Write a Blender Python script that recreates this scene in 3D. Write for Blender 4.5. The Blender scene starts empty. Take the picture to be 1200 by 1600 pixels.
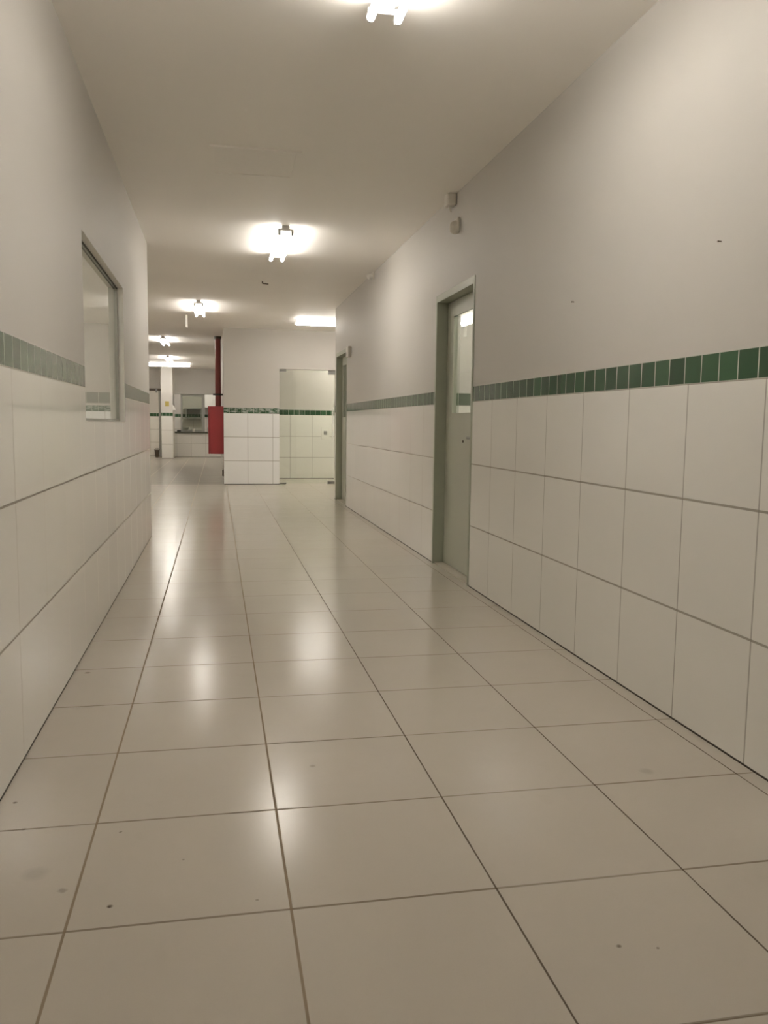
import bpy, bmesh, math, random
from mathutils import Vector, Matrix
random.seed(4)
S = bpy.context.scene
COL = S.collection
PI = math.pi

# ------------------------------------------------------------------ materials
class NT:
    """small helper to write node graphs as expressions"""
    def __init__(s, mat):
        mat.use_nodes = True
        s.t = mat.node_tree
        s.t.nodes.clear()
        s.out = s.t.nodes.new('ShaderNodeOutputMaterial')
        s.b = s.t.nodes.new('ShaderNodeBsdfPrincipled')
        s.t.links.new(s.b.outputs[0], s.out.inputs[0])
    def put(s, sock, v):
        if isinstance(v, bpy.types.NodeSocket):
            s.t.links.new(v, sock)
        elif v is not None:
            sock.default_value = v
    def m(s, op, a, b=None, c=None, clamp=False):
        n = s.t.nodes.new('ShaderNodeMath'); n.operation = op; n.use_clamp = clamp
        for i, v in enumerate((a, b, c)):
            if v is not None: s.put(n.inputs[i], v)
        return n.outputs[0]
    def vm(s, op, a, b=None):
        n = s.t.nodes.new('ShaderNodeVectorMath'); n.operation = op
        s.put(n.inputs[0], a)
        if b is not None: s.put(n.inputs[1], b)
        return n.outputs['Value'] if op in ('DISTANCE', 'LENGTH') else n.outputs[0]
    def scale(s, a, k):
        n = s.t.nodes.new('ShaderNodeVectorMath'); n.operation = 'SCALE'
        s.put(n.inputs[0], a); s.put(n.inputs['Scale'], k)
        return n.outputs[0]
    def geo(s, name='Position'):
        return s.t.nodes.new('ShaderNodeNewGeometry').outputs[name]
    def sep(s, v):
        n = s.t.nodes.new('ShaderNodeSeparateXYZ'); s.put(n.inputs[0], v); return n.outputs
    def comb(s, x, y, z):
        n = s.t.nodes.new('ShaderNodeCombineXYZ')
        for i, v in enumerate((x, y, z)): s.put(n.inputs[i], v)
        return n.outputs[0]
    def mix(s, f, a, b):
        n = s.t.nodes.new('ShaderNodeMix'); n.data_type = 'RGBA'
        s.put(n.inputs[0], f)
        for i, v in ((6, a), (7, b)):
            s.put(n.inputs[i], (*v, 1) if isinstance(v, tuple) else v)
        return n.outputs[2]
    def fmix(s, f, a, b):
        n = s.t.nodes.new('ShaderNodeMix'); n.data_type = 'FLOAT'
        s.put(n.inputs[0], f); s.put(n.inputs[2], a); s.put(n.inputs[3], b)
        return n.outputs[0]
    def noise(s, v, scale, detail=3, rough=.5):
        n = s.t.nodes.new('ShaderNodeTexNoise'); s.put(n.inputs['Vector'], v)
        n.inputs['Scale'].default_value = scale; n.inputs['Detail'].default_value = detail
        n.inputs['Roughness'].default_value = rough
        return n.outputs[0]
    def white(s, v):
        n = s.t.nodes.new('ShaderNodeTexWhiteNoise'); s.put(n.inputs['Vector'], v)
        return n.outputs
    def ramp(s, v, lo, hi, a=0., b=1.):
        n = s.t.nodes.new('ShaderNodeMapRange'); n.clamp = True
        s.put(n.inputs[0], v); s.put(n.inputs[1], lo); s.put(n.inputs[2], hi); s.put(n.inputs[3], a); s.put(n.inputs[4], b)
        return n.outputs[0]
    def bump(s, h, dist=.002, strength=1.):
        n = s.t.nodes.new('ShaderNodeBump'); s.put(n.inputs['Height'], h)
        n.inputs['Distance'].default_value = dist; n.inputs['Strength'].default_value = strength
        return n.outputs[0]
    def joint(s, u, off, size):
        """distance to the nearest joint, and the cell number"""
        q = s.m('DIVIDE', s.m('SUBTRACT', u, off), size)
        f = s.m('FRACT', q)
        d = s.m('MULTIPLY', s.m('MINIMUM', f, s.m('SUBTRACT', 1., f)), size)
        return d, s.m('FLOOR', q)
    def set(s, **k):
        for n, v in k.items():
            n = n.replace('_', ' ')
            if isinstance(v, tuple) and len(v) == 3: v = (*v, 1)
            s.put(s.b.inputs[n], v)

def plain(name, col, rough=.5, metal=0., var=.04, scale=30., **k):
    m = bpy.data.materials.new(name); n = NT(m)
    f = n.noise(n.geo(), scale)
    dark = tuple(c * (1 - var) for c in col); lite = tuple(min(1, c * (1 + var)) for c in col)
    n.set(Base_Color=n.mix(f, dark, lite), Roughness=rough, Metallic=metal, **k)
    return m

PLASTER = (.575, .553, .518)
GREEN = (.036, .088, .042)
WTILE = (.80, .785, .745)

def plaster_mat(name, col):
    m = bpy.data.materials.new(name); n = NT(m)
    p = n.geo()
    f = n.noise(p, 1.3, 4)
    g = n.noise(p, 160., 2)
    n.set(Base_Color=n.mix(f, tuple(c*.97 for c in col), tuple(c*1.03 for c in col)), Roughness=.55,
          Normal=n.bump(g, .0008, .25))
    n.b.inputs['Specular IOR Level'].default_value = .3
    return m

def wall_mat(name, axis, off, goff, rowh=.4277, colw=.4505, painted_refl=False, WTILE=WTILE):
    """plaster above, green glazed band, three rows of large glossy white tiles"""
    m = bpy.data.materials.new(name); n = NT(m)
    pos = n.geo(); P = n.sep(pos)
    u = P[axis]; z = P[2]
    isup = n.ramp(z, 1.3835, 1.3845)
    isband = n.m('MULTIPLY', n.m('SUBTRACT', 1., isup), n.ramp(z, 1.2825, 1.2835))
    # large tiles
    du, cu = n.joint(u, off, colw)
    dz, cz = n.joint(z, 0., rowh)
    gj = n.m('SUBTRACT', 1., n.ramp(n.m('MINIMUM', dz, 9.), .0034, .0052))
    gv = n.m('SUBTRACT', 1., n.ramp(du, .0028, .0044))
    cell = n.comb(cu, cz, axis * 3.)
    wn = n.white(cell)
    shade = n.m('ADD', n.m('MULTIPLY', wn['Value'], .5), n.m('MULTIPLY', n.noise(pos, 2.2, 3), .5))
    tile = n.mix(shade, tuple(c*.965 for c in WTILE), tuple(min(1, c*1.03) for c in WTILE))
    tile = n.mix(n.m('MULTIPLY', gv, .68), tile, (.27, .25, .215))
    tile = n.mix(n.m('MULTIPLY', gj, .85), tile, (.30, .275, .23))
    base_gap = n.m('SUBTRACT', 1., n.ramp(z, .006, .009))
    tile = n.mix(base_gap, tile, (.05, .04, .03))
    # green band
    db, cb = n.joint(u, goff, .1086)
    gb = n.m('SUBTRACT', 1., n.ramp(db, .0022, .0036))
    ze = n.m('MINIMUM', n.m('ABSOLUTE', n.m('SUBTRACT', z, 1.384)), n.m('ABSOLUTE', n.m('SUBTRACT', z, 1.283)))
    ge = n.m('SUBTRACT', 1., n.ramp(ze, .0012, .0026))
    wb = n.white(n.comb(cb, 7., axis * 2.))
    green = n.mix(wb['Value'], tuple(c*.8 for c in GREEN), tuple(c*1.3 for c in GREEN))
    if painted_refl:
        sw = n.noise(n.vm('MULTIPLY', pos, (9., 1., 30.)), 1.6, 5, .65)
        green = n.mix(n.ramp(sw, .46, .6), green, (.42, .46, .42))  # pale streaks painted in as lights reflected off the glazed band
    band = n.mix(n.m('MAXIMUM', gb, ge), green, (.5, .5, .44))
    wall = n.mix(n.noise(pos, 1.1, 4), tuple(c*.97 for c in PLASTER), tuple(c*1.03 for c in PLASTER))
    col = n.mix(isup, n.mix(isband, tile, band), wall)
    anyg = n.m('MAXIMUM', n.m('MULTIPLY', n.m('MAXIMUM', gj, gv), n.m('SUBTRACT', 1., isband)), n.m('MULTIPLY', gb, isband))
    anyg = n.m('MULTIPLY', anyg, n.m('SUBTRACT', 1., isup))
    rough_t = n.m('ADD', .13, n.m('MULTIPLY', anyg, .5))
    rough = n.fmix(isup, rough_t, .55)
    # every tile sits a hair off plane
    tilt = n.vm('SUBTRACT', wn['Color'], (.5, .5, .5))
    k = n.m('MULTIPLY', n.m('SUBTRACT', 1., isup), .006)
    nrm = n.vm('NORMALIZE', n.vm('ADD', n.geo('Normal'), n.scale(tilt, k)))
    h = n.m('ADD', n.m('MULTIPLY', n.noise(pos, 140., 2), n.m('MULTIPLY', isup, .15)), n.m('MULTIPLY', anyg, -1.))
    bn = n.t.nodes.new('ShaderNodeBump'); n.put(bn.inputs['Height'], h); bn.inputs['Distance'].default_value = .0012
    bn.inputs['Strength'].default_value = .4; n.put(bn.inputs['Normal'], nrm)
    n.set(Base_Color=col, Roughness=rough, Normal=bn.outputs[0])
    n.put(n.b.inputs['Specular IOR Level'], n.fmix(isup, n.m('MULTIPLY', n.m('SUBTRACT', 1., n.m('MULTIPLY', anyg, .9)), .5), .3))
    return m

FX, FY = .498, .5065          # floor tile size
FX0, FY0 = 1.654, 1.822       # a joint in each direction
def floor_mat():
    m = bpy.data.materials.new('polished beige floor tile'); n = NT(m)
    pos = n.geo(); P = n.sep(pos)
    dx, cx = n.joint(P[0], FX0, FX)
    dy, cy = n.joint(P[1], FY0, FY)
    wob = n.noise(pos, 6., 2)
    wx = n.m('ADD', .0008, n.m('MULTIPLY', wob, .0018)); wy = n.m('ADD', wx, .0014)
    wide = n.ramp(P[0], .40, .42, 1., 0.)           # the joints on the left are wider and paler
    wx2 = n.m('ADD', wx, n.m('MULTIPLY', wide, .0008))
    lx = n.m('SUBTRACT', 1., n.ramp(dx, wx2, n.m('ADD', wx2, .0016)))
    ly = n.m('SUBTRACT', 1., n.ramp(dy, wy, n.m('ADD', wy, .0018)))
    wn = n.white(n.comb(cx, cy, 1.))
    base = n.mix(n.noise(pos, 1.7, 5, .6), (.48, .44, .38), (.55, .51, .445))
    base = n.mix(n.m('MULTIPLY', wn['Value'], .5), base, (.53, .49, .425))
    fine = n.noise(pos, 220., 2)
    base = n.mix(n.m('MULTIPLY', n.ramp(fine, .55, .8), .22), base, (.46, .42, .35))
    # dull smudges where people walk
    smud = n.noise(pos, 5.5, 4, .6)
    base = n.mix(n.m('MULTIPLY', n.ramp(smud, .62, .78), .22), base, (.44, .39, .31))
    base = n.mix(n.m('MULTIPLY', ly, n.m('ADD', .55, n.m('MULTIPLY', wn['Value'], .35))), base, (.17, .135, .09))
    base = n.mix(n.m('MULTIPLY', lx, .9), base, n.mix(wide, (.10, .075, .05), (.26, .205, .14)))
    # the floor colour is darker in the far wing, beyond the end wall line
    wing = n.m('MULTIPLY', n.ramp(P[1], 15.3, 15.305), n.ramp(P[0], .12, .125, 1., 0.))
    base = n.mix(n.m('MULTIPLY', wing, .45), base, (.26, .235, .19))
    # small dark specks and scuffs
    specks = [(-.253, 1.907, .006, .9), (.847, 1.560, .006, .7), (.927, 1.539, .004, .6), (-.372, 1.994, .010, .35),
              (-.590, 2.504, .006, .7), (-.575, 3.80, .012, .5), (-.268, 2.268, .004, .6), (-.093, 2.09, .004, .5),
              (-.451, 2.085, .030, .15), (1.372, 2.397, .022, .18), (.084, 1.874, .004, .5), (.30, 2.62, .010, .3),
              (-.53, 2.33, .006, .5), (.45, 14.9, .03, .5)]
    pert = n.vm('ADD', pos, n.scale(n.vm('SUBTRACT', n.comb(n.noise(pos, 60., 2), n.noise(pos, 47., 2), .5), (.5, .5, .5)), .012))
    for sx, sy, r, k in specks:
        d = n.vm('DISTANCE', pert, (sx, sy, 0.))
        base = n.mix(n.m('MULTIPLY', n.m('SUBTRACT', 1., n.ramp(d, r*.5, r*1.3)), k), base, (.10, .075, .05))
    anyl = n.m('MAXIMUM', lx, ly)
    rough = n.m('ADD', n.m('ADD', .165, n.m('MULTIPLY', n.noise(pos, 9., 4), .05)), n.m('MULTIPLY', anyl, .45))
    tilt = n.vm('SUBTRACT', wn['Color'], (.5, .5, .5))
    fx = n.m('SUBTRACT', n.m('FRACT', n.m('DIVIDE', n.m('SUBTRACT', P[0], FX0), FX)), .5)
    fy = n.m('SUBTRACT', n.m('FRACT', n.m('DIVIDE', n.m('SUBTRACT', P[1], FY0), FY)), .5)
    dome = n.comb(n.m('MULTIPLY', fx, .006), n.m('MULTIPLY', fy, .006), 0.)   # tiles are very slightly pillowed
    nrm = n.vm('NORMALIZE', n.vm('ADD', n.geo('Normal'), n.vm('ADD', n.scale(tilt, .008), dome)))
    bn = n.t.nodes.new('ShaderNodeBump'); n.put(bn.inputs['Height'], n.m('MULTIPLY', anyl, -1.))
    bn.inputs['Distance'].default_value = .001; bn.inputs['Strength'].default_value = .4; n.put(bn.inputs['Normal'], nrm)
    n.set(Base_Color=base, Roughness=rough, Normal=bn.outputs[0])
    n.put(n.b.inputs['Specular IOR Level'], n.m('MULTIPLY', n.m('SUBTRACT', 1., anyl), .2))
    return m

def glass_mat(name, tint=(.93, .96, .94)):
    m = bpy.data.materials.new(name); n = NT(m)
    t = n.t
    tr = t.nodes.new('ShaderNodeBsdfTransparent'); tr.inputs[0].default_value = (*tint, 1)
    gl = t.nodes.new('ShaderNodeBsdfGlossy'); gl.inputs['Roughness'].default_value = .01
    wav = n.noise(n.geo(), 2., 2)
    n.put(gl.inputs['Color'], n.mix(wav, (.94, .95, .94), (1., 1., 1.)))
    fr = t.nodes.new('ShaderNodeFresnel'); fr.inputs[0].default_value = 1.5
    mx = t.nodes.new('ShaderNodeMixShader')
    front = n.m('SUBTRACT', 1., n.geo('Backfacing'))        # reflect once, on the outer face
    n.put(mx.inputs[0], n.m('MULTIPLY', n.m('MULTIPLY', fr.outputs[0], front), 1.25, clamp=True)); t.links.new(tr.outputs[0], mx.inputs[1]); t.links.new(gl.outputs[0], mx.inputs[2])
    t.links.new(mx.outputs[0], n.out.inputs[0])
    return m

TUBE_STRENGTH = 26.0
def tube_mat(name, k=1.0):
    m = bpy.data.materials.new(name); n = NT(m)
    n.set(Base_Color=(.9, .9, .88), Roughness=.3, Emission_Color=(1., .945, .872), Emission_Strength=TUBE_STRENGTH * k)
    return m

M = {
    'plaster': plaster_mat('off white wall paint', PLASTER),
    'reveal': plaster_mat('white reveal paint', (.88, .855, .81)),
    'ceiling': plaster_mat('off white ceiling paint', (.95, .92, .88)),
    'wall_x': wall_mat('tiled wall along the corridor', 1, 2.384, 2.755),
    'wall_y': wall_mat('tiled wall across the corridor', 0, .548, .548),
    'wall_refl': wall_mat('tiled wall with painted band reflections', 0, .548, .548, painted_refl=True, WTILE=(.90, .91, .91)),
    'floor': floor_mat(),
    'tube': tube_mat('lit fluorescent tube'),
    'white_metal': plain('white enamelled steel', (.72, .71, .68), .4),
    'cap': plain('grey plastic lampholder', (.32, .31, .29), .5),
    'doorgreen': plain('grey green door enamel', (.46, .47, .395), .38, var=.03, scale=5.),
    'framegreen': plain('grey green frame enamel', (.36, .38, .30), .36, var=.04, scale=8.),
    'alu': plain('brushed aluminium', (.48, .48, .44), .38, .6, var=.06, scale=40.),
    'darkalu': plain('dark window rail', (.06, .055, .04), .5),
    'silver': plain('satin steel fitting', (.32, .32, .30), .35, .7),
    'glass': glass_mat('clear glass'),
    'greenglass': glass_mat('greenish tempered glass', (.955, .975, .95)),
    'greyglass': glass_mat('dusty grey glass', (.78, .80, .75)),
    'red': plain('red enamelled steel', (.34, .045, .05), .28, var=.05, scale=3.),
    'pipe': plain('dark red pipe paint', (.27, .06, .05), .42, var=.08, scale=6.),
    'black': plain('dark rubber', (.03, .028, .024), .6),
    'brown': plain('brown painted metal', (.10, .075, .05), .5),
    'plastic': plain('off white plastic', (.66, .63, .57), .45),
    'sill': plain('beige door sill', (.52, .475, .40), .35),
    'white': plain('white plastic', (.78, .77, .72), .4),
    'yellow': plain('ochre paper', (.42, .33, .09), .7, var=.15, scale=40.),
    'granite': plain('dark green granite', (.09, .095, .065), .25, var=.4, scale=180.),
    'grey': plain('grey laminate', (.36, .36, .33), .5),
    'ceramic': plain('white ceramic', (.8, .8, .77), .2),
    'nail': plain('dark nail', (.22, .18, .14), .5, .5),
    'hatch': plain('ceiling hatch paint', (.93, .90, .86), .55, var=.02),
}

# ------------------------------------------------------------------ mesh helpers
def bx(bm, x0, x1, y0, y1, z0, z1, bev=0.):
    vs = [bm.verts.new((x, y, z)) for z in (z0, z1) for y in (y0, y1) for x in (x0, x1)]
    fs = [bm.faces.new([vs[i] for i in q]) for q in ((0, 2, 3, 1), (4, 5, 7, 6), (0, 1, 5, 4), (2, 6, 7, 3), (1, 3, 7, 5), (0, 4, 6, 2))]
    if bev:
        es = list({e for f in fs for e in f.edges})
        bmesh.ops.bevel(bm, geom=es, offset=bev, segments=2, affect='EDGES', profile=.5)
    return fs

def cyl(bm, a, b, r, seg=20, r2=None, caps=True):
    a, b = Vector(a), Vector(b); d = b - a
    q = Vector((0, 0, 1)).rotation_difference(d.normalized()).to_matrix().to_4x4()
    mat = Matrix.Translation((a + b) / 2) @ q
    bmesh.ops.create_cone(bm, cap_ends=caps, segments=seg, radius1=r, radius2=r if r2 is None else r2, depth=d.length, matrix=mat)

def lathe(bm, prof, seg=28, axis_mat=Matrix()):
    rings = []
    for r, z in prof:
        rings.append([bm.verts.new(axis_mat @ Vector((r*math.cos(2*PI*i/seg), r*math.sin(2*PI*i/seg), z))) for i in range(seg)])
    for a, b in zip(rings, rings[1:]):
        for i in range(seg):
            bm.faces.new((a[i], a[(i+1) % seg], b[(i+1) % seg], b[i]))
    bm.faces.new(list(reversed(rings[0]))); bm.faces.new(rings[-1])

def obj(name, bm, mat, parent=None, smooth=False):
    bmesh.ops.recalc_face_normals(bm, faces=bm.faces)
    me = bpy.data.meshes.new(name); bm.to_mesh(me); bm.free()
    for mm in (mat if isinstance(mat, (list, tuple)) else [mat]): me.materials.append(mm)
    if smooth:
        me.polygons.foreach_set('use_smooth', [True] * len(me.polygons))
        me.set_sharp_from_angle(angle=.7)
    o = bpy.data.objects.new(name, me); COL.objects.link(o)
    if parent is not None: o.parent = parent
    return o

def thing(name, label, cat, loc=(0, 0, 0), rz=0., group=None):
    o = bpy.data.objects.new(name, None); COL.objects.link(o)
    o.empty_display_size = .1
    o.location = loc; o.rotation_euler = (0, 0, rz)
    o['label'] = label; o['category'] = cat
    if group: o['group'] = group
    return o

def tag(o, label, cat, group=None):
    o['label'] = label; o['category'] = cat
    if group: o['group'] = group
    return o

def struct(o, label=None, cat=None):
    o['kind'] = 'structure'
    if label: o['label'] = label
    if cat: o['category'] = cat
    return o

def wall(name, boxes, axis, tiled, label, both=None):
    """boxes of one wall; faces along its normal get the tiled material, reveals the plaster"""
    bm = bmesh.new()
    for b in boxes: bx(bm, *b)
    bmesh.ops.recalc_face_normals(bm, faces=bm.faces)
    for f in bm.faces:
        f.material_index = 0 if abs(f.normal[axis]) > .9 else 1
    me_m = [tiled, M['reveal']]
    o = obj(name, bm, me_m)
    return struct(o, label, 'wall')

# ------------------------------------------------------------------ the room
H = 2.79
XR, XL = 1.717, -.635
# door and window openings
D1 = (5.50, 6.51, 2.13); D2 = (11.17, 12.17, 2.13)
W1 = (4.35, 6.16, 1.115, 2.04)

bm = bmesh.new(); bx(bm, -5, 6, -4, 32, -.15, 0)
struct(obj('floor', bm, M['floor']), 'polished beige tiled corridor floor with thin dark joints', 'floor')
bm = bmesh.new(); bx(bm, -5, 6, -4, 32, H, H + .15)
struct(obj('ceiling', bm, M['ceiling']), 'plain off white ceiling over the whole corridor', 'ceiling')

wall('wall_right', [
    (XR, 1.867, -4, D1[0], 0, H), (XR, 1.867, D1[0], D1[1], D1[2], H), (XR, 1.867, D1[1], D2[0], 0, H),
    (XR, 1.867, D2[0], D2[1], D2[2], H), (XR, 1.867, D2[1], 12.30, 0, H)], 0, M['wall_x'],
    'right corridor wall with white tiles, green band and two doors')
XLI = -.735
wall('wall_left', [
    (XLI, XL, -4, W1[0], 0, H), (XLI, XL, W1[0], W1[1], 0, W1[2]), (XLI, XL, W1[0], W1[1], W1[3], H), (XLI, XL, W1[1], 8.36, 0, H)],
    0, M['wall_x'], 'left corridor wall with white tiles, green band and a window')
wall('wall_back', [(-5, 6, -4.15, -4, 0, H)], 1, M['wall_y'], 'tiled wall closing the corridor behind the viewer')
# side rooms
wall('wall_left_room', [(-4.2, XLI, 8.2, 8.36, 0, H), (-4.2, XLI, 1.85, 2., 0, H)], 1, M['wall_y'], 'tiled end wall of the room behind the left window')
wall('wall_left_outer', [(-4.35, -4.2, -4, 32, 0, H)], 0, M['wall_x'], 'outer wall far to the left')
wall('wall_right_room', [(1.867, 5.0, 6.68, 6.84, 0, H), (1.867, 5.0, 12.15, 12.30, 0, H), (1.867, 5.0, 1.9, 2.05, 0, H)], 1, M['wall_y'],
     'tiled cross walls of the rooms behind the right doors')
wall('wall_right_outer', [(5.0, 5.15, -4, 32, 0, H)], 0, M['wall_x'], 'outer wall far to the right')
# wall across the end of the corridor, with the opening of the glass door
XP = .122
GX0, GX1, GZ = 1.118, 2.145, 2.09
wall('wall_front', [(XP, GX0, 15.3, 15.45, 0, H), (GX0, GX1, 15.3, 15.45, GZ, H), (GX1, 5.0, 15.3, 15.45, 0, H)], 1, M['wall_refl'],
     'white tiled end wall beside the glass door, green band with painted reflections')
wall('wall_wing', [(XP, XP + .15, 15.45, 27.3, 0, H)], 0, M['wall_x'], 'side wall of the far wing behind the red cabinet')
wall('wall_glass_room', [(XP + .15, 5.0, 16.9, 17.05, 0, H)], 1, M['wall_y'], 'white tiled wall with green band seen through the glass door')
# far wing
HX0, HX1, HZ0, HZ1 = -1.335, -.02, .80, 1.99
wall('wall_far', [(-1.40, HX0, 27.3, 27.45, 0, H), (HX0, HX1, 27.3, 27.45, 0, HZ0), (HX0, HX1, 27.3, 27.45, HZ1, H), (HX1, .40, 27.3, 27.45, 0, H)],
     1, M['wall_y'], 'far wall with the serving hatch')
wall('wall_far_column', [(-1.65, -1.31, 26.2, 27.45, 0, H)], 1, M['wall_y'], 'white far wall end with green band and a yellow notice')
wall('wall_far_left', [(-4.2, -2.9, 27.3, 27.45, 0, H), (-2.9, -1.65, 27.3, 27.45, 2.14, H)], 1, M['wall_y'], 'far wall above the open passage on the left')
wall('wall_far_passage', [(-4.2, -1.65, 28.6, 28.75, 0, H)], 1, M['wall_y'], 'tiled wall with green band at the back of the far passage')
wall('wall_kitchen', [(-1.65, -1.5, 27.45, 30.2, 0, H), (-1.5, 3., 30.05, 30.2, 0, H)], 1, M['wall_y'], 'tiled walls of the room behind the serving hatch')

# ceiling hatch
bm = bmesh.new(); bx(bm, .0, .50, 5.37, 5.88, H - .006, H)
h = tag(obj('ceiling_hatch', bm, M['hatch']), 'square flush hatch in the ceiling between the two nearest lights', 'hatch')
bm = bmesh.new()
for b in ((-.03, 0, 5.34, 5.91), (.50, .53, 5.34, 5.91), (0, .50, 5.34, 5.37), (0, .50, 5.88, 5.91)):
    bx(bm, *b, H - .010, H)
obj('frame', bm, M['ceiling'], h)

# ------------------------------------------------------------------ doors on the right wall
def door(name, D, label, glass_y):
    y0, y1, zt = D
    root = bpy.data.objects.new(name, None); COL.objects.link(root)
    root.location = (XR, y0, 0); struct(root, label, 'door')
    w = y1 - y0
    bm = bmesh.new(); t = .032
    xo = -.006                              # the frame stands a little proud of the wall
    bx(bm, xo, .15, 0, t, 0, zt, .003); bx(bm, xo, .15, w - t, w, 0, zt, .003); bx(bm, xo, .15, t, w - t, zt - .055, zt, .003)
    # rebate stop
    bx(bm, .125, .15, t, t + .014, 0, zt - .055); bx(bm, .125, .15, w - t - .014, w - t, 0, zt - .055); bx(bm, .125, .15, t, w - t, zt - .069, zt - .055)
    obj('door_frame', bm, M['framegreen'], root)
    g0, g1 = glass_y; gz0, gz1 = 1.20, 1.965
    bm = bmesh.new()
    lx0, lx1 = .085, .122; a, b = t + .003, w - t - .003; lz0, lz1 = .012, zt - .058
    for q in ((a, g0, lz0, lz1), (g1, b, lz0, lz1), (g0, g1, lz0, gz0), (g0, g1, gz1, lz1)):
        bx(bm, lx0, lx1, q[0], q[1], q[2], q[3])
    leaf = obj('door_leaf', bm, M['doorgreen'], root)
    bm = bmesh.new(); bx(bm, lx0 + .008, lx0 + .013, g0, g1, gz0, gz1)
    obj('pane', bm, M['glass'], leaf)
    bm = bmesh.new()
    for q in ((g0, g0 + .012, gz0, gz1), (g1 - .012, g1, gz0, gz1), (g0, g1, gz0, gz0 + .012), (g0, g1, gz1 - .012, gz1)):
        bx(bm, lx0 - .003, lx0 + .006, *q)
    obj('glazing_bead', bm, M['doorgreen'], leaf)
    bm = bmesh.new(); cyl(bm, (lx0 - .006, a + .45, 1.0), (lx0, a + .45, 1.0), .010, 16)
    l = obj('peephole_lock', bm, M['brown'], leaf); l['label'] = 'tiny dark lock below the pane'
    bm = bmesh.new()
    cyl(bm, (lx0 - .01, a + .07, 1.03), (lx0, a + .07, 1.03), .026, 20)
    cyl(bm, (lx0 - .05, a + .07, 1.03), (lx0 - .008, a + .07, 1.03), .010, 14)
    cyl(bm, (lx0 - .05, a + .06, 1.03), (lx0 - .05, a + .19, 1.03), .010, 14)
    hd = obj('handle', bm, M['silver'], leaf, True); hd['label'] = 'satin steel lever handle'
    bm = bmesh.new(); bx(bm, .01, .15, t, w - t, .0, .006, .002)
    th = obj('threshold', bm, M['sill'], root); th['label'] = 'pale threshold strip'
    return root
door('door_1', D1, 'nearer grey green door with a tall glass pane, right wall', (.16, .815))
door('door_2', D2, 'farther grey green door at the end of the right wall', (.16, .90))

bm = bmesh.new(); bx(bm, XR - .045, XR, 10.80, 10.98, 1.985, 2.12, .008)
tag(obj('wall_box', bm, M['plastic']), 'small grey box on the right wall at the top corner of the farther door', 'box')

# ------------------------------------------------------------------ window in the left wall
root = bpy.data.objects.new('window_1', None); COL.objects.link(root)
root.location = (XL, W1[0], W1[2]); struct(root, 'fixed glass window in the left wall beside the green band', 'window')
ww, wh = W1[1] - W1[0], W1[3] - W1[2]
bm = bmesh.new(); t = .016
for q in ((0, ww, 0, t), (0, ww, wh - t*.35, wh), (0, t, t, wh - t), (ww - t, ww, t, wh - t)):
    bx(bm, -.064, -.040, q[0], q[1], q[2], q[3])
obj('window_frame', bm, M['alu'], root)
bm = bmesh.new(); bx(bm, -.055, -.049, t, ww - t, t, wh - t*.35)
obj('pane', bm, M['glass'], root)
bm = bmesh.new(); bx(bm, -.041, -.036, t, ww, wh - .012, wh - .002)
s = obj('gasket', bm, M['darkalu'], root); s['label'] = 'dark rubber line along the top rail'

# ------------------------------------------------------------------ frameless glass door at the end
root = bpy.data.objects.new('door_3', None); COL.objects.link(root)
root.location = (GX0, 15.37, 0); struct(root, 'frameless clear glass door in the end wall', 'door')
gw = GX1 - GX0
bm = bmesh.new(); bx(bm, .006, gw - .006, -.005, .005, .008, GZ - .006)
obj('pane', bm, M['greenglass'], root)
for x0, x1, z0, z1 in ((-.0, .13, GZ - .045, GZ), (gw - .13, gw, GZ - .075, GZ), (0, .13, 0, .03), (gw - .13, gw, 0, .05)):
    bm = bmesh.new(); bx(bm, x0, x1, -.016, .016, z0, z1, .004)
    obj('clamp', bm, M['silver'], root)
bm = bmesh.new()
cyl(bm, (gw - .045, -.055, .82), (gw - .045, -.055, 1.42), .010, 14)
for z in (.92, 1.32): cyl(bm, (gw - .045, -.055, z), (gw - .045, -.004, z), .008, 10)
obj('pull_handle', bm, M['white'], root, True)

so = thing('wall_socket', 'white socket plate on the tiled wall behind the glass door', 'socket', (2.165, 16.9, .92))
bm = bmesh.new(); bx(bm, -.08, .08, -.012, 0, -.13, .13, .004); obj('plate', bm, M['white'], so)
bm = bmesh.new(); bx(bm, -.035, .035, -.02, -.012, -.03, .045, .004); obj('outlet', bm, M['cap'], so)

# ------------------------------------------------------------------ ceiling lights
def make_light(label, x, y0, L=1.2, across=False):
    """surface batten with two bare tubes; local y runs along the tubes"""
    r = thing('ceiling_light', label, 'ceiling light', (x, y0, H), -PI/2 if across else 0., 'bare twin tube ceiling lights')
    bm = bmesh.new(); bx(bm, -.035, .035, 0.01, L - .01, -.042, 0, .004)
    obj('batten', bm, M['white_metal'], r)
    for sx in (-.055, .055):
        bm = bmesh.new(); cyl(bm, (sx, .03, -.07), (sx, L - .03, -.07), .0165, 14)
        obj('tube', bm, M['tube'], r, True)
        for yy in (0., L - .03):
            bm = bmesh.new(); bx(bm, sx - .012, sx + .012, yy, yy + .022, -.084, -.03, .004)
            bx(bm, min(sx, 0), max(sx, 0), yy + .004, yy + .018, -.045, -.028)
            obj('lampholder', bm, M['white_metal'], r)
    return r
def dup(r, label, x, y, across=False):
    c = r.copy(); COL.objects.link(c); c.location = (x, y, H); c['label'] = label
    c.rotation_euler = (0, 0, -PI/2 if across else 0)
    for ch in r.children:
        d = ch.copy(); COL.objects.link(d); d.parent = c
    return c
L0 = make_light('twin tube ceiling light nearest the viewer, cut by the top edge', .665, 2.25)
dup(L0, 'twin tube ceiling light past the ceiling hatch, second from the viewer', .59, 7.30)
dup(L0, 'twin tube ceiling light to the left of the sideways one, before the end wall', -.235, 12.0)
dup(L0, 'twin tube ceiling light in the far wing, left of the red pipe top', -1.03, 17.2)
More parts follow.
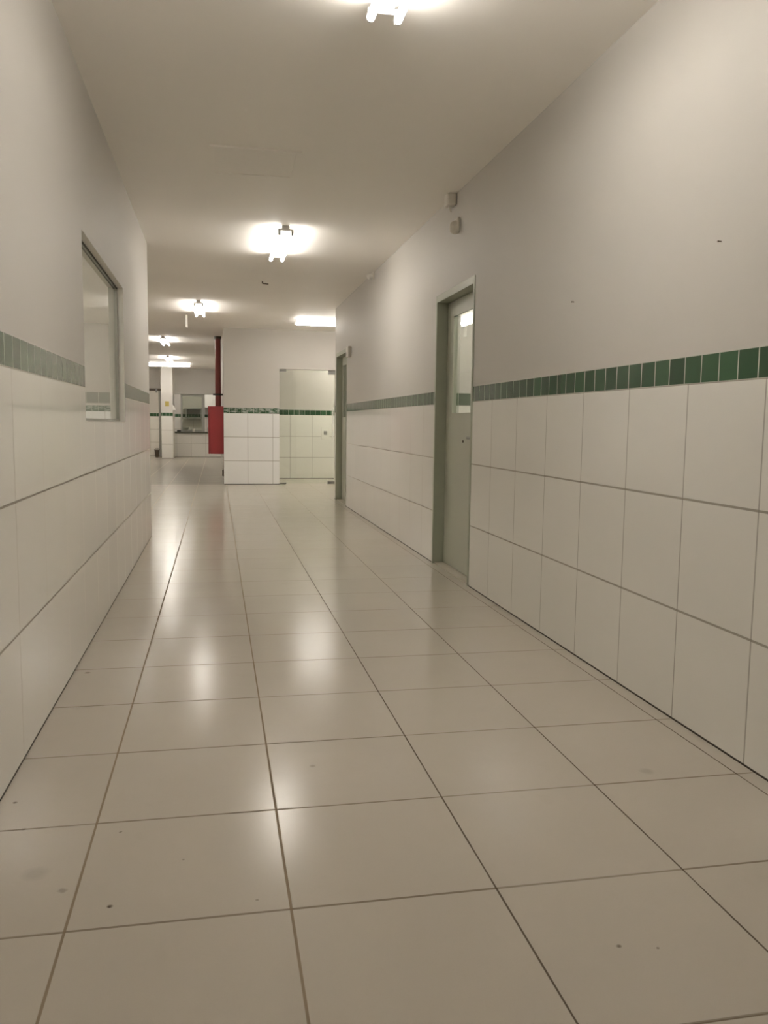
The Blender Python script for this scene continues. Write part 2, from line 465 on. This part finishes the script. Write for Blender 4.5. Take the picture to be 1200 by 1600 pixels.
dup(L0, 'twin tube ceiling light in the far wing, just before the sideways tubes', -1.22, 22.2)
dup(L0, 'sideways twin tube ceiling light in front of the glass door wall', 1.25, 13.7, True)
dup(L0, 'sideways twin tube ceiling light before the far white column', -1.93, 25.1, True)
# unseen room lights, with extra ones added to brighten rooms, hall and far wing
dup(L0, 'twin tube ceiling light of the room behind the left window, nearer one', -1.9, 3.4)
dup(L0, 'added unseen twin tube light, room behind the left window, by its end wall', -1.9, 6.3)  # added to brighten the view through the left window
dup(L0, 'added unseen sideways twin tube light, room behind the nearer right door', 2.25, 6.15, True)  # added to brighten the room wall behind the door pane
dup(L0, 'added unseen second sideways twin tube light, room behind the glass door', 3.4, 16.15, True)  # extra unseen light, brightens the room behind the glass
dup(L0, 'added unseen twin tube light, hall opening left of the corridor', -2.9, 10.8)  # added out of view to lift the ceiling brightness
dup(L0, 'added unseen twin tube light of the far wing, hidden to the left', -2.9, 23.6)  # added out of view to brighten the far wall
dup(L0, 'added unseen sideways twin tube light, hall opening on the right', 3.3, 13.7, True)  # extra unseen light for the ceiling halfway along
dup(L0, 'twin tube ceiling light of the room behind the nearer right door', 3.0, 4.9)
dup(L0, 'twin tube ceiling light of the room behind the farther right door', 3.2, 9.2)
dup(L0, 'twin tube ceiling light of the room behind the glass door', 2.0, 16.15, True)
dup(L0, 'twin tube ceiling light of the corridor behind the viewer', .67, -2.6)

dup(L0, 'added unseen twin tube light, room behind the far serving hatch', -1.2, 28.5, True)  # unseen, added to brighten the dark room behind the hatch
dup(L0, 'added unseen twin tube light of the far passage', -4.1, 28.0, True)  # unseen, added to brighten the passage wall

# ------------------------------------------------------------------ red fire hose cabinet and pipe
cab = thing('fire_hose_cabinet', 'red fire hose cabinet on the far side wall beside the white tiled end wall', 'fire hose cabinet', (XP, 15.42, .545))
bm = bmesh.new(); bx(bm, -.245, 0, 0, .70, 0, .86, .008); obj('body', bm, M['red'], cab)
bm = bmesh.new(); bx(bm, -.275, -.245, .0, .70, 0, .86, .006)
dr = obj('door', bm, M['red'], cab)
bm = bmesh.new(); bx(bm, -.279, -.274, .12, .58, .35, .72); obj('window_pane', bm, M['greyglass'], dr)
bm = bmesh.new(); bx(bm, -.288, -.275, .06, .09, .38, .48, .003); obj('latch', bm, M['silver'], dr)
bm = bmesh.new(); cyl(bm, (-.245, -.006, .05), (-.245, -.006, .81), .008, 10); obj('hinge', bm, M['red'], cab, True)
rp = thing('standpipe', 'dark red vertical pipe running from the ceiling down behind the red cabinet', 'pipe', (.030, 16.9, 0))
bm = bmesh.new(); cyl(bm, (0, 0, 1.20), (0, 0, H), .056, 24); cyl(bm, (0, -.775, 1.22), (0, 0, 1.22), .056, 24); obj('pipe', bm, M['pipe'], rp, True)
for z in (1.66,):
    bm = bmesh.new(); cyl(bm, (0, 0, z - .018), (0, 0, z + .018), .064, 24); bx(bm, -.10, .091, -.012, .012, z - .016, z + .016)
    obj('clamp', bm, M['black'], rp, False)
bm = bmesh.new(); cyl(bm, (0, 0, H - .05), (0, 0, H), .070, 24); obj('collar', bm, M['brown'], rp, True)
# little pipe stub at the foot of that wall
bm = bmesh.new(); bx(bm, XP - .03, XP, 15.75, 15.87, .12, .24, .006)
tag(obj('floor_outlet', bm, M['brown']), 'tiny dark outlet low on the side wall under the red cabinet', 'outlet')

# ------------------------------------------------------------------ far wing: hatch, notice, bits
ct = thing('serving_counter', 'dark green stone counter slab of the far serving hatch', 'counter', (HX0, 27.3, HZ0))
bm = bmesh.new(); bx(bm, -.0, HX1 - HX0, -.07, .55, -.045, 0, .004); obj('slab', bm, M['granite'], ct)
fr = bpy.data.objects.new('window_2', None); COL.objects.link(fr)
fr.location = (-1.125, 27.40, HZ0); struct(fr, 'aluminium sliding window in the far serving hatch', 'window')
bm = bmesh.new(); w2, h2 = .745, HZ1 - HZ0
for q in ((0, .06, 0, h2), (w2 - .09, w2, 0, h2), (.06, w2 - .09, 0, .05), (.06, w2 - .09, h2 - .075, h2)):
    bx(bm, q[0], q[1], -.02, .02, q[2], q[3])
obj('window_frame', bm, M['grey'], fr)
bm = bmesh.new(); bx(bm, .06, w2 - .09, -.003, .003, .05, h2 - .075); obj('pane', bm, M['greyglass'], fr)
sh = thing('wall_shelf', 'pale double shelf on the wall behind the far serving hatch', 'shelf', (-1.1, 30.05, 1.10))
for z in (.14, .46):
    bm = bmesh.new(); bx(bm, 0, .62, -.28, 0, z, z + .04); obj('board', bm, M['grey'], sh)
for x in (.05, .55):
    bm = bmesh.new(); bx(bm, x, x + .02, -.26, 0, .10, .50); obj('bracket', bm, M['white_metal'], sh)
cb = thing('wall_cupboard', 'bright white cupboard seen through the right half of the far hatch', 'cupboard', (-.40, 29.6, 1.62))
bm = bmesh.new(); bx(bm, 0, .52, 0, .42, 0, .62, .004); obj('body', bm, M['white'], cb)
bm = bmesh.new(); bx(bm, .0, .257, -.018, 0, .0, .62, .003); obj('door', bm, M['white'], cb)
bm = bmesh.new(); bx(bm, .263, .52, -.018, 0, .0, .62, .003); obj('door', bm, M['white'], cb)
# counter objects
bowl = bmesh.new(); lathe(bowl, [(.055, 0), (.075, .012), (.115, .07), (.125, .125), (.118, .125), (.07, .03), (.01, .022)])
o = tag(obj('bowl', bowl, M['ceramic'], None, True), 'white bowl on the dark tray at the far serving hatch', 'bowl'); o.location = (-1.01, 27.62, HZ0 + .02)
bm = bmesh.new(); bx(bm, -.23, .21, -.16, .16, 0, .02, .006)
for q in ((-.23, -.215, -.16, .16), (.195, .21, -.16, .16), (-.215, .195, -.16, -.145), (-.215, .195, .145, .16)): bx(bm, *q, .02, .045)
o = tag(obj('tray', bm, M['black']), 'dark tray under the bowl on the far hatch counter', 'tray'); o.location = (-1.02, 27.62, HZ0)
bm = bmesh.new(); lathe(bm, [(.03, 0), (.036, .01), (.04, .09), (.034, .09), (.03, .012)], 20)
o = tag(obj('cup', bm, M['plastic'], None, True), 'small pale cup right of the bowl on the far hatch counter', 'cup'); o.location = (-.73, 27.24, HZ0)
bm = bmesh.new(); lathe(bm, [(.09, 0), (.115, .006), (.13, .03), (.125, .034), (.10, .012), (.01, .01)], 24)
o = tag(obj('dish', bm, M['black'], None, True), 'dark shallow dish at the right end of the far hatch counter', 'dish'); o.location = (-.63, 27.62, HZ0)

bm = bmesh.new(); bx(bm, -1.53, -1.415, 26.194, 26.2, 1.575, 1.725)
n_ = tag(obj('notice', bm, M['yellow']), 'small yellow notice on the far white column', 'notice')
ds = thing('wall_dispenser', 'small white dispenser on the right edge of the far white column', 'dispenser', (-1.31, 26.30, 1.46))
bm = bmesh.new()
v = [bm.verts.new(p) for p in ((0, -.06, 0), (0, .06, 0), (.09, .06, .0), (.09, -.06, .0), (0, -.06, .17), (0, .06, .17), (.03, .06, .15), (.03, -.06, .15))]
for q in ((0, 1, 2, 3), (7, 6, 5, 4), (0, 3, 7, 4), (1, 5, 6, 2), (3, 2, 6, 7), (0, 4, 5, 1)): bm.faces.new([v[i] for i in q])
obj('body', bm, M['white'], ds)
bm = bmesh.new(); cyl(bm, (.055, 0, -.03), (.055, 0, 0), .012, 12); obj('nozzle', bm, M['cap'], ds, True)
tr = thing('door_rail', 'dark sliding door rail over the open passage left of the far column', 'rail', (-2.6, 27.27, 2.07))
bm = bmesh.new(); bx(bm, 0, .88, -.03, .03, 0, .075, .004); obj('rail', bm, M['brown'], tr)
bm = bmesh.new(); bx(bm, .72, .78, -.036, .036, -.055, .06, .004); obj('hanger', bm, M['silver'], tr)
bm = bmesh.new(); bx(bm, -1.80, -1.72, 27.33, 27.40, 0, 2.07, .004)
struct(obj('trim_1', bm, M['grey']), 'pale post at the right of the far passage', 'trim')
bn = thing('mop_bucket', 'small dark bucket on the floor beside the far white column', 'bucket', (-1.84, 26.9, 0))
bm = bmesh.new(); lathe(bm, [(.05, 0), (.055, .01), (.075, .22), (.08, .225), (.08, .235), (.068, .235), (.05, .02)], 20); obj('body', bm, M['brown'], bn, True)
bm = bmesh.new()
pts = [(.078*math.cos(a), 0, .225 + .06*math.sin(a)) for a in [i*PI/10 for i in range(11)]]
for a, b in zip(pts, pts[1:]): cyl(bm, a, b, .004, 8)
obj('handle', bm, M['brown'], bn, True)

# ------------------------------------------------------------------ small fittings
jb = thing('junction_box', 'small white box under the ceiling above the nearer right door', 'junction box', (XR, 6.05, H))
bm = bmesh.new(); bx(bm, -.07, 0, -.055, .055, -.085, 0, .012); obj('housing', bm, M['plastic'], jb)
bm = bmesh.new(); cyl(bm, (-.04, 0, -.085), (-.03, 0, -.125), .014, 14, .005); obj('cable_gland', bm, M['plastic'], jb, True)
ms = thing('motion_sensor', 'rounded white sensor on the right wall just below the small ceiling box', 'sensor', (XR, 5.95, 2.53))
bm = bmesh.new(); bx(bm, -.02, 0, -.05, .05, -.03, .07, .008); obj('base', bm, M['plastic'], ms)
bm = bmesh.new()
bmesh.ops.create_uvsphere(bm, u_segments=24, v_segments=14, radius=.046, matrix=Matrix.Translation((-.022, 0, .005)) @ Matrix.Diagonal((1, 1, 1.05, 1)))
obj('lens', bm, M['plastic'], ms, True)
c2 = thing('corner_sensor', 'tiny white knob at the ceiling corner before the farther right door', 'sensor', (XR, 9.25, 2.73))
bm = bmesh.new(); bx(bm, -.02, 0, -.03, .03, -.02, .06, .005); obj('base', bm, M['plastic'], c2)
bm = bmesh.new(); cyl(bm, (-.07, -.02, .0), (-.015, 0, .02), .026, 16); obj('head', bm, M['white'], c2, True)
bm = bmesh.new()
cyl(bm, (.545, 10.2, H), (.545, 10.2, H - .025), .008, 10); cyl(bm, (.545, 10.2, H - .025), (.615, 10.19, H - .032), .007, 10)
tag(obj('ceiling_hook', bm, M['brown'], None, True), 'tiny dark hook in the ceiling beyond the second light', 'hook')
hg = thing('hanging_plate', 'narrow white plate hanging from the ceiling left of the third light', 'hanging plate', (-.45, 13.55, H))
bm = bmesh.new(); bx(bm, -.016, .016, -.05, .05, -.21, -.02, .003); obj('plate', bm, M['white'], hg)
bm = bmesh.new(); cyl(bm, (0, 0, -.03), (0, 0, 0), .006, 8); obj('hook', bm, M['silver'], hg)
for (y, z, lab) in ((2.387*1.12, 1.575*1.12, 'small dark nail high on the right wall, nearer the viewer'),
                    (3.47*1.12, 1.541*1.12, 'small dark nail on the right wall, closer to the nearer door')):
    bm = bmesh.new(); cyl(bm, (XR - .012, y, z), (XR + .0, y, z), .0022, 8); cyl(bm, (XR - .014, y, z), (XR - .011, y, z), .0033, 10)
    tag(obj('nail', bm, M['nail']), lab, 'nail', 'nails in the right wall')

# ------------------------------------------------------------------ camera
f, yaw, pitch, roll = 1298.45062, .198785281, -.105257539, .0129325845
cy, sy, cp, sp = math.cos(yaw), math.sin(yaw), math.cos(pitch), math.sin(pitch)
fw = Vector((sy*cp, cy*cp, sp)); rt = Vector((cy, -sy, 0)); up = rt.cross(fw)
c, s = math.cos(roll), math.sin(roll)
r2 = c*rt + s*up; u2 = -s*rt + c*up
cam = bpy.data.cameras.new('camera'); co = bpy.data.objects.new('camera', cam); COL.objects.link(co)
mw = Matrix.Identity(4)
for i in range(3):
    mw[i][0], mw[i][1], mw[i][2] = r2[i], u2[i], -fw[i]
mw.translation = Vector((0, 0, 1.12))
co.matrix_world = mw
cam.sensor_fit = 'VERTICAL'; cam.sensor_height = 24.; cam.sensor_width = 18.; cam.lens = 24. * f / 1600.
cam.clip_start = .02
S.camera = co

# ------------------------------------------------------------------ world and colour
w = bpy.data.worlds.new('world'); S.world = w; w.use_nodes = True
bg = w.node_tree.nodes['Background']; bg.inputs[0].default_value = (.9, .9, 1., 1); bg.inputs[1].default_value = .0
S.view_settings.view_transform = 'Standard'; S.view_settings.look = 'None'
S.view_settings.exposure = 0.6; S.view_settings.gamma = 1.0
S.view_settings.use_curve_mapping = False
S.cycles.max_bounces = 12; S.cycles.diffuse_bounces = 8; S.cycles.glossy_bounces = 6; S.cycles.transparent_max_bounces = 12
S.cycles.caustics_reflective = False
S.cycles.use_denoising = True
